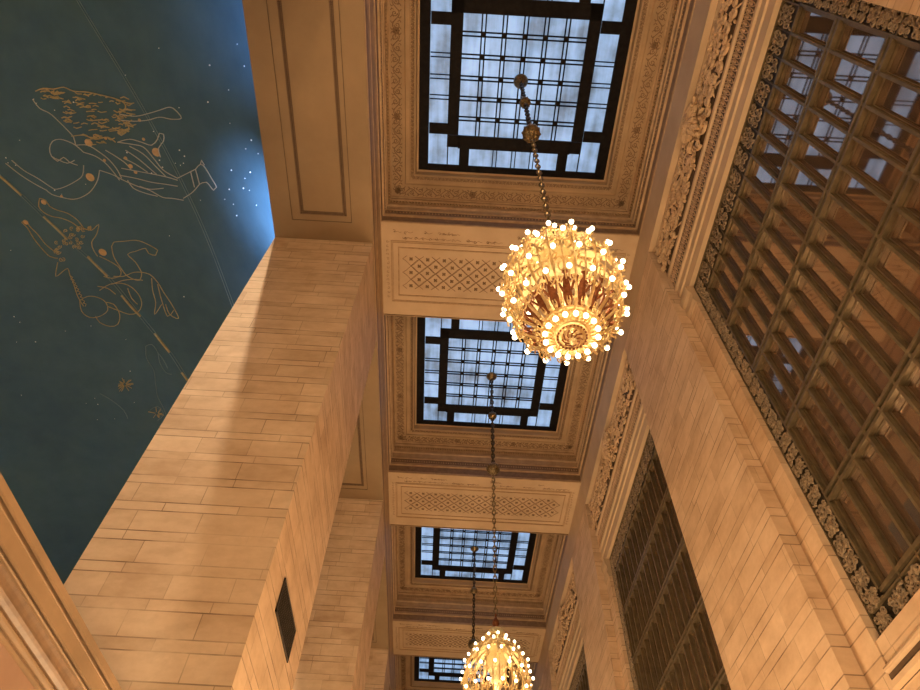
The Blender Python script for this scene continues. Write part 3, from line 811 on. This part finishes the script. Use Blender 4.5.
# ================================================================== CHANDELIERS
ZC = 0.386*S                         # equator height above the eye
BULB_ROWS = [(0.43,-1.36,16,0.0),(0.98,-0.80,16,0.5),(1.11,-0.30,16,0.0),(1.15,0.22,16,0.5),(1.04,0.72,16,0.0),(0.74,1.20,12,0.5),(0.42,1.52,8,0.0)]
def shell(z):      # radius of the basket at height z
    P_ = [(-1.28,0.46),(-1.05,0.72),(-0.75,0.88),(-0.3,1.02),(0.2,1.05),(0.7,0.93),(1.1,0.68),(1.45,0.36),(1.75,0.22)]
    for (a, ra), (b_, rb) in zip(P_, P_[1:]):
        if a <= z <= b_: return ra+(rb-ra)*(z-a)/(b_-a)
    return P_[0][1] if z < P_[0][0] else P_[-1][1]
def chandelier():
    t = empty('chandelier', (0,0,0))
    Zc = (Z_SKY-0.386)*S             # ceiling above the equator
    mb = MB(); mb.lathe([(0.0,Zc-0.42),(0.10,Zc-0.40),(0.14,Zc-0.30),(0.24,Zc-0.24),(0.28,Zc-0.16),(0.24,Zc-0.10),(0.12,Zc-0.06),(0.10,Zc)], 20); mb.build('canopy', 'chain', t, smooth=True)
    mb = MB()
    zz = Zc-0.40; i = 0; zb = (0.752-0.386)*S
    def link(zc, L, r, i, mb):
        pts = []
        for q in range(10):
            a = 2*PI*q/10; u, v_ = 0.060*math.cos(a), L*0.5*math.sin(a)
            pts.append((u if i % 2 else 0, 0 if i % 2 else u, zc+v_))
        mb.tube(pts, r, 4, closed=True)
    while zz > zb+0.1: link(zz, 0.30, 0.034, i, mb); zz -= 0.20; i += 1
    mb.build('upper_chain', 'dark_chain', t)
    for (zr, r_) in ((0.888,0.19),(0.752,0.27)):
        zc = (zr-0.386)*S; mb = MB()
        mb.lathe([(0.02,zc-r_*1.2),(0.05,zc-r_),(r_*0.55,zc-r_*0.85),(r_*0.95,zc-r_*0.4),(r_,zc),(r_*0.95,zc+r_*0.4),(r_*0.55,zc+r_*0.85),(0.06,zc+r_),(0.03,zc+r_*1.3)], 16)
        for a in range(10):
            mb.tube([(r_*1.04*math.cos(2*PI*a/10)*math.sin(u), r_*1.04*math.sin(2*PI*a/10)*math.sin(u), zc+r_*math.cos(u)) for u in [0.3+2.5*j/8 for j in range(9)]], 0.02, 4)
        mb.build('ornamental_ball', 'chain', t, smooth=True)
    mb = MB(); zz = zb-0.42; i = 0
    while zz > 2.35: link(zz, 0.30, 0.022, i, mb); zz -= 0.215; i += 1
    mb.build('chain', 'chain', t)
    mb = MB(); mb.lathe([(0.02,2.42),(0.05,2.36),(0.03,2.30),(0.06,2.24),(0.12,2.14),(0.13,2.04),(0.08,1.96),(0.06,1.84),(0.0,1.84)], 20); mb.build('top_cup', 'red_gold', t, smooth=True)
    mb = MB(); mb.lathe([(0.0,1.84),(0.22,1.84),(0.26,1.80),(0.24,1.70),(0.27,1.62),(0.25,1.52),(0.29,1.46),(0.31,1.40),(0.24,1.38),(0.0,1.38)], 32)
    for a in range(16):
        an = 2*PI*a/16; mb.ball((0.26*math.cos(an),0.26*math.sin(an),1.66), 0.05,0.05,0.12,6,4)
    mb.build('crown', 'gold_leaf', t, smooth=True)
    # central stem with vase, seen through the basket
    mb = MB(); mb.lathe([(0.0,1.38),(0.30,1.34),(0.33,1.20),(0.24,1.05),(0.27,0.92),(0.34,0.78),(0.34,0.60),(0.26,0.42),(0.15,0.30),(0.20,0.18),(0.16,0.05),(0.06,-0.1),(0.06,-1.0),(0.12,-1.2)], 24); mb.build('stem', 'gold_leaf', t, smooth=True)
    # broad leaf bands radiating from the crown under the dome
    b0 = None
    for a in range(16):
        if b0 is None:
            mb = MB(); vs = []
            for j in range(9):
                s_ = j/8; r_ = 0.30+0.62*s_; z = 1.22-0.55*s_*s_; hw = 0.035+0.040*math.sin(PI*s_)+0.012*s_
                vs += [(r_,-hw,z),(r_,-hw*0.3,z-0.02),(r_,hw*0.3,z-0.02),(r_,hw,z),(r_,hw,z+0.03),(r_,-hw,z+0.03)]
            fs_ = [(j*6+q, j*6+(q+1)%6, (j+1)*6+(q+1)%6, (j+1)*6+q) for j in range(8) for q in range(6)]+[(0,1,2,3,4,5),(48,49,50,51,52,53)]
            mb.add(vs, fs_); b0 = mb.build('leaf_band', 'gold_leaf', t)
        else: c = b0.copy(); C.objects.link(c); c.rotation_euler = (0,0,2*PI*a/16)
    # basket ribs with scroll arms
    r0 = None
    for a in range(16):
        an = 2*PI*(a+0.0)/16
        if r0 is None:
            mb = MB(); vs = []; nn = 26
            for j in range(nn):
                z = -1.28+(1.75+1.28)*j/(nn-1); r_ = shell(z); hw = 0.020+0.012*math.sin(j*1.3)
                vs += [(r_-0.02,-hw,z),(r_+0.02,-hw*0.6,z),(r_+0.02,hw*0.6,z),(r_-0.02,hw,z)]
            mb.add(vs, [(j*4+q, j*4+(q+1)%4, (j+1)*4+(q+1)%4, (j+1)*4+q) for j in range(nn-1) for q in range(4)]+[(0,1,2,3),tuple((nn-1)*4+q for q in range(4))])
            for zc, rq in ((1.55,0.09),(1.05,0.11),(0.55,0.10),(0.05,0.09),(-0.45,0.10),(-0.92,0.10)):
                for hand in (1,-1):
                    pts = []
                    for q in range(12):
                        tq = q/11; aa = hand*(PI*0.5+2*PI*1.1*tq); rad = rq*(1-0.7*tq)
                        pts.append((shell(zc)+0.02+0.10*(1-hand*0.3)*0.5*tq+rad*0.5*math.cos(aa), hand*0.055+rad*0.5*math.sin(aa*1.0), zc+rad*math.sin(aa)))
                    mb.tube(pts, 0.016, 4)
            r0 = mb.build('basket_rib', 'gold', t); ob = r0
        else: ob = r0.copy(); C.objects.link(ob)
        ob.rotation_euler = (0,0,an)
    f0 = None
    for a in range(16):
        an = 2*PI*(a+0.5)/16
        if f0 is None:
            mb = MB()
            for zc, hz in ((-0.62,0.20),(-0.08,0.18)):
                for hand in (1,-1):
                    pts = []
                    for q in range(14):
                        tq = q/13; aa = 2*PI*1.2*tq+0.6; rad = hz*(1-0.75*tq)
                        zz_ = zc+rad*math.sin(aa); yy = hand*(0.068+rad*0.45*math.cos(aa))
                        pts.append((shell(zz_)*math.cos(yy*0.9)-0.01, yy*shell(zz_), zz_))
                    mb.tube(pts, 0.013, 4)
                mb.ball((shell(zc)+0.01,0,zc+hz), 0.035, 0.035, 0.05, 6, 4)
            mb.tube([(shell(-0.9+q*0.2),0,-0.9+q*0.2) for q in range(7)], 0.012, 4)
            f0 = mb.build('filigree', 'gold', t); ob = f0
        else: ob = f0.copy(); C.objects.link(ob)
        ob.rotation_euler = (0,0,an)
    # bulb arms and bulbs
    arms = {}
    for ri, (r_, z, n, ph) in enumerate(BULB_ROWS):
        am = bu_ = None
        for a in range(n):
            an = 2*PI*(a+ph)/n + (0.07 if ri else 0.0)
            if bu_ is None:
                mb = MB(); up = 1 if ri else 0
                if ri:
                    ri_ = shell(z-0.08)
                    mb.tube([(ri_,0,z-0.02),(ri_+0.03,0,z-0.09),(r_-0.11,0,z-0.07),(r_-0.075,0,z-0.02),(r_-0.045,0,z)], [0.022,0.022,0.020,0.028,0.034], 5)
                    mb.tube([(ri_,0,z-0.02),(ri_+0.05,0.0,z+0.03),(ri_+0.07,0,z-0.02),(ri_+0.04,0,z-0.06)], 0.014, 4)
                else:
                    mb.tube([(r_,0,z+0.12),(r_,0,z+0.045)], [0.05,0.035], 6)
                am = mb.build('bulb_arm' if ri else 'bulb_socket', 'gold', t)
                mb = MB(); mb.ball((r_,0,z), 0.045, 0.045, 0.050, 10, 8); bu_ = mb.build('light_bulb', 'bulb', am, smooth=True)
                o1 = am
            else:
                o1 = am.copy(); C.objects.link(o1)
                o2 = bu_.copy(); C.objects.link(o2); o2.parent = o1
            o1.rotation_euler = (0,0,an)
    # hoops
    for z in (0.95, 1.38):
        r_ = shell(z); mb = MB(); mb.tube([(r_*math.cos(2*PI*q/48), r_*math.sin(2*PI*q/48), z) for q in range(48)], 0.022, 5, closed=True); mb.build('hoop', 'gold', t)
    # red-brown acanthus leaves standing round the lower cup
    l0 = None
    for a in range(16):
        an = 2*PI*(a+0.5)/16
        if l0 is None:
            mb = MB(); vs = []
            for j in range(8):
                s_ = j/7; z = -1.18+0.46*s_; r_ = 0.48+0.18*s_+0.14*s_**3; hw = 0.075*math.sin(PI*(0.22+0.68*s_))
                vs += [(r_,-hw,z),(r_+0.04,0,z),(r_,hw,z),(r_-0.03,0,z)]
            mb.add(vs, [(j*4+q, j*4+(q+1)%4, (j+1)*4+(q+1)%4, (j+1)*4+q) for j in range(7) for q in range(4)]+[(0,1,2,3),(28,29,30,31)])
            mb.ball((0.82,0,-0.70), 0.05, 0.06, 0.06, 7, 5)
            for q in (-1,1): mb.tube([(0.60,q*0.06,-0.95),(0.70,q*0.12,-0.85),(0.76,q*0.10,-0.74),(0.72,q*0.05,-0.72),(0.69,q*0.08,-0.80)], 0.022, 5)
            l0 = mb.build('acanthus_leaf', 'red_gold', t); ob = l0
        else: ob = l0.copy(); C.objects.link(ob)
        ob.rotation_euler = (0,0,an)
    # bottom dish with rosette and pendant
    mb = MB(); mb.lathe([(0.46,-1.20),(0.50,-1.22),(0.485,-1.25),(0.44,-1.25),(0.43,-1.28),(0.37,-1.27),(0.36,-1.31),(0.31,-1.30),(0.30,-1.35),(0.265,-1.36),(0.25,-1.40),(0.22,-1.385),(0.17,-1.40),(0.13,-1.46),(0.07,-1.49),(0.05,-1.56),(0.0,-1.58)], 40)
    for a in range(32):
        an = 2*PI*a/32
        mb.tube([(0.29*math.cos(an),0.29*math.sin(an),-1.365),(0.36*math.cos(an+.05),0.36*math.sin(an+.05),-1.325),(0.43*math.cos(an),0.43*math.sin(an),-1.30),(0.52*math.cos(an),0.52*math.sin(an),-1.25)], [0.012,0.018,0.012,0.016], 4)
        mb.ball((0.565*math.cos(an),0.565*math.sin(an),-1.22), 0.030, 0.030, 0.045, 6, 4)
        for q in (-1,1):
            mb.tube([(0.50*math.cos(an),0.50*math.sin(an),-1.26),(0.56*math.cos(an+q*.05),0.56*math.sin(an+q*.05),-1.20),(0.62*math.cos(an+q*.03),0.62*math.sin(an+q*.03),-1.13)], 0.011, 4)
    mb.build('bottom_dish', 'gold', t, smooth=False)
    mb = MB()
    for a in range(24):
        an = 2*PI*a/24; mb.ball((0.235*math.cos(an),0.235*math.sin(an),-1.41), 0.022,0.022,0.022,5,3)
    for a in range(9):
        an = 2*PI*a/9
        mb.tube([(0.06*math.cos(an),0.06*math.sin(an),-1.50),(0.12*math.cos(an+.3),0.12*math.sin(an+.3),-1.475),(0.17*math.cos(an+.8),0.17*math.sin(an+.8),-1.43)], 0.014, 4)
    mb.build('rosette', 'red_gold', t)
    return t
ch0 = chandelier()
ch_labels = {-1: 'gilded globe chandelier hanging behind the viewer', 0: 'nearest large gilded globe chandelier with lit bulbs, seen from below',
             1: 'second gilded chandelier, its lit upper half rising from the bottom edge',
             2: 'third chandelier, only its long dark chain visible beneath the third skylight'}
for k in (0, 1, 2, -1):
    o = ch0 if k == 0 else copy_tree(ch0)
    o.location = W(XS, YS+P*k, 0.386)
    tag(o, ch_labels[k], 'chandelier', 'gilded chandeliers hung from the skylights')

def lab(o, l, c): o['label'] = l; o['category'] = c
place = {-2: 'farthest behind the viewer', -1: 'just behind the viewer', 0: 'nearest the viewer', 1: 'second from the viewer', 2: 'third from the viewer', 3: 'fourth from the viewer', 4: 'last at the far end'}
for o in list(C.objects):
    if o.parent is None and o.get('kind') == 'structure':
        n = o.name
        if n.startswith('window_'):
            i = int(n.split('_')[1])-1; k = BAYS[i % len(BAYS)]
            if i < len(BAYS): lab(o, 'square black-framed frosted skylight in the coffered ceiling, '+place[k], 'skylight')
            else: lab(o, 'tall bronze-barred window in the right wall, '+place[k], 'window')
        elif n == 'floor': lab(o, 'polished marble floor of the hall', 'floor')
        elif n == 'ceiling': lab(o, 'coffered plaster ceiling with painted cross beams', 'ceiling')
        elif n == 'ceiling_vault': lab(o, 'dark teal vaulted ceiling painted with golden star figures', 'ceiling')
        elif n == 'wall_left': lab(o, 'stone lintels spanning between the left piers', 'wall')
        elif n == 'wall_right': lab(o, 'right wall with leafy carved friezes above tall windows', 'wall')
        elif n == 'wall_far': lab(o, 'far stone wall of the vaulted concourse', 'wall')
        elif n == 'wall_back': lab(o, 'stone end wall at the far end of the hall', 'wall')

# ================================================================== LIGHTS
def lamp(name, kind, loc, power, color, size=0.3, **kw):
    d = bpy.data.lights.new(name, kind); d.energy = power; d.color = color
    if kind in ('POINT', 'SPOT'): d.shadow_soft_size = size
    for k_, v_ in kw.items(): setattr(d, k_, v_)
    o = bpy.data.objects.new(name, d); C.objects.link(o); o.location = loc; return o
WARM = (1.0, 0.715, 0.41)
for k in (-1, 0, 1, 2, 3):
    c = W(XS, YS+P*k, 0.386)
    lamp('chandelier_light', 'POINT', c + Vector((0,0,-0.3)), 170, WARM, 0.5)
# unseen fill lamps added low in the hall to light it from below
for y, pw, xs in ((-0.64,1500,(0.0,0.2)),(-0.30,2700,(0.02,0.14)),(0.5155,1600,(-0.05,0.05)),(1.0935,1500,(0.0,0.18)),(1.6715,1300,(0.0,0.18))):
    for x in xs:
        lamp('low_fill_lamp', 'POINT', W(x, y, -0.04), pw, WARM, 0.6)
# warm flood on the concourse cornice lights the pier fronts past the lintel
for k in range(0, 3):
    o = lamp('cornice_flood', 'SPOT', W(-0.3125, 0.04+P*k, 1.040), 9000, (1.0,0.80,0.56), 0.1, spot_size=1.9, spot_blend=1.0)
    o.rotation_euler = Vector((0.08, 0.386, -1.15)).to_track_quat('-Z', 'Y').to_euler()
# blue uplights on the concourse cornice
for k in range(-1, 4):
    lamp('blue_cornice_light', 'SPOT', W(-0.306, 0.555+P*k, 0.93), 44000, (0.24,0.42,1.0), 0.2, spot_size=1.30, spot_blend=1.0).rotation_euler = (PI, 0, 0)
    lamp('blue_cornice_glow', 'SPOT', W(-0.300, 0.20+P*k, 0.93), 9000, (0.16,0.36,1.0), 0.2, spot_size=1.5, spot_blend=1.0).rotation_euler = (PI, 0, 0)
# concourse lamps
for y in (-0.4, 0.6, 1.6):
    lamp('concourse_lamp', 'POINT', W(-0.95, y, 0.10), 2900, (1.0,0.80,0.55), 1.0)

wd = bpy.data.worlds.new('world'); bpy.context.scene.world = wd; wd.use_nodes = True
bg = wd.node_tree.nodes['Background']; bg.inputs[0].default_value = (1.0,0.70,0.45,1); bg.inputs[1].default_value = 0.25

vs_ = bpy.context.scene.view_settings
vs_.view_transform = 'Standard'; vs_.look = 'None'; vs_.gamma = 1.0; vs_.use_curve_mapping = False; vs_.exposure = -0.08
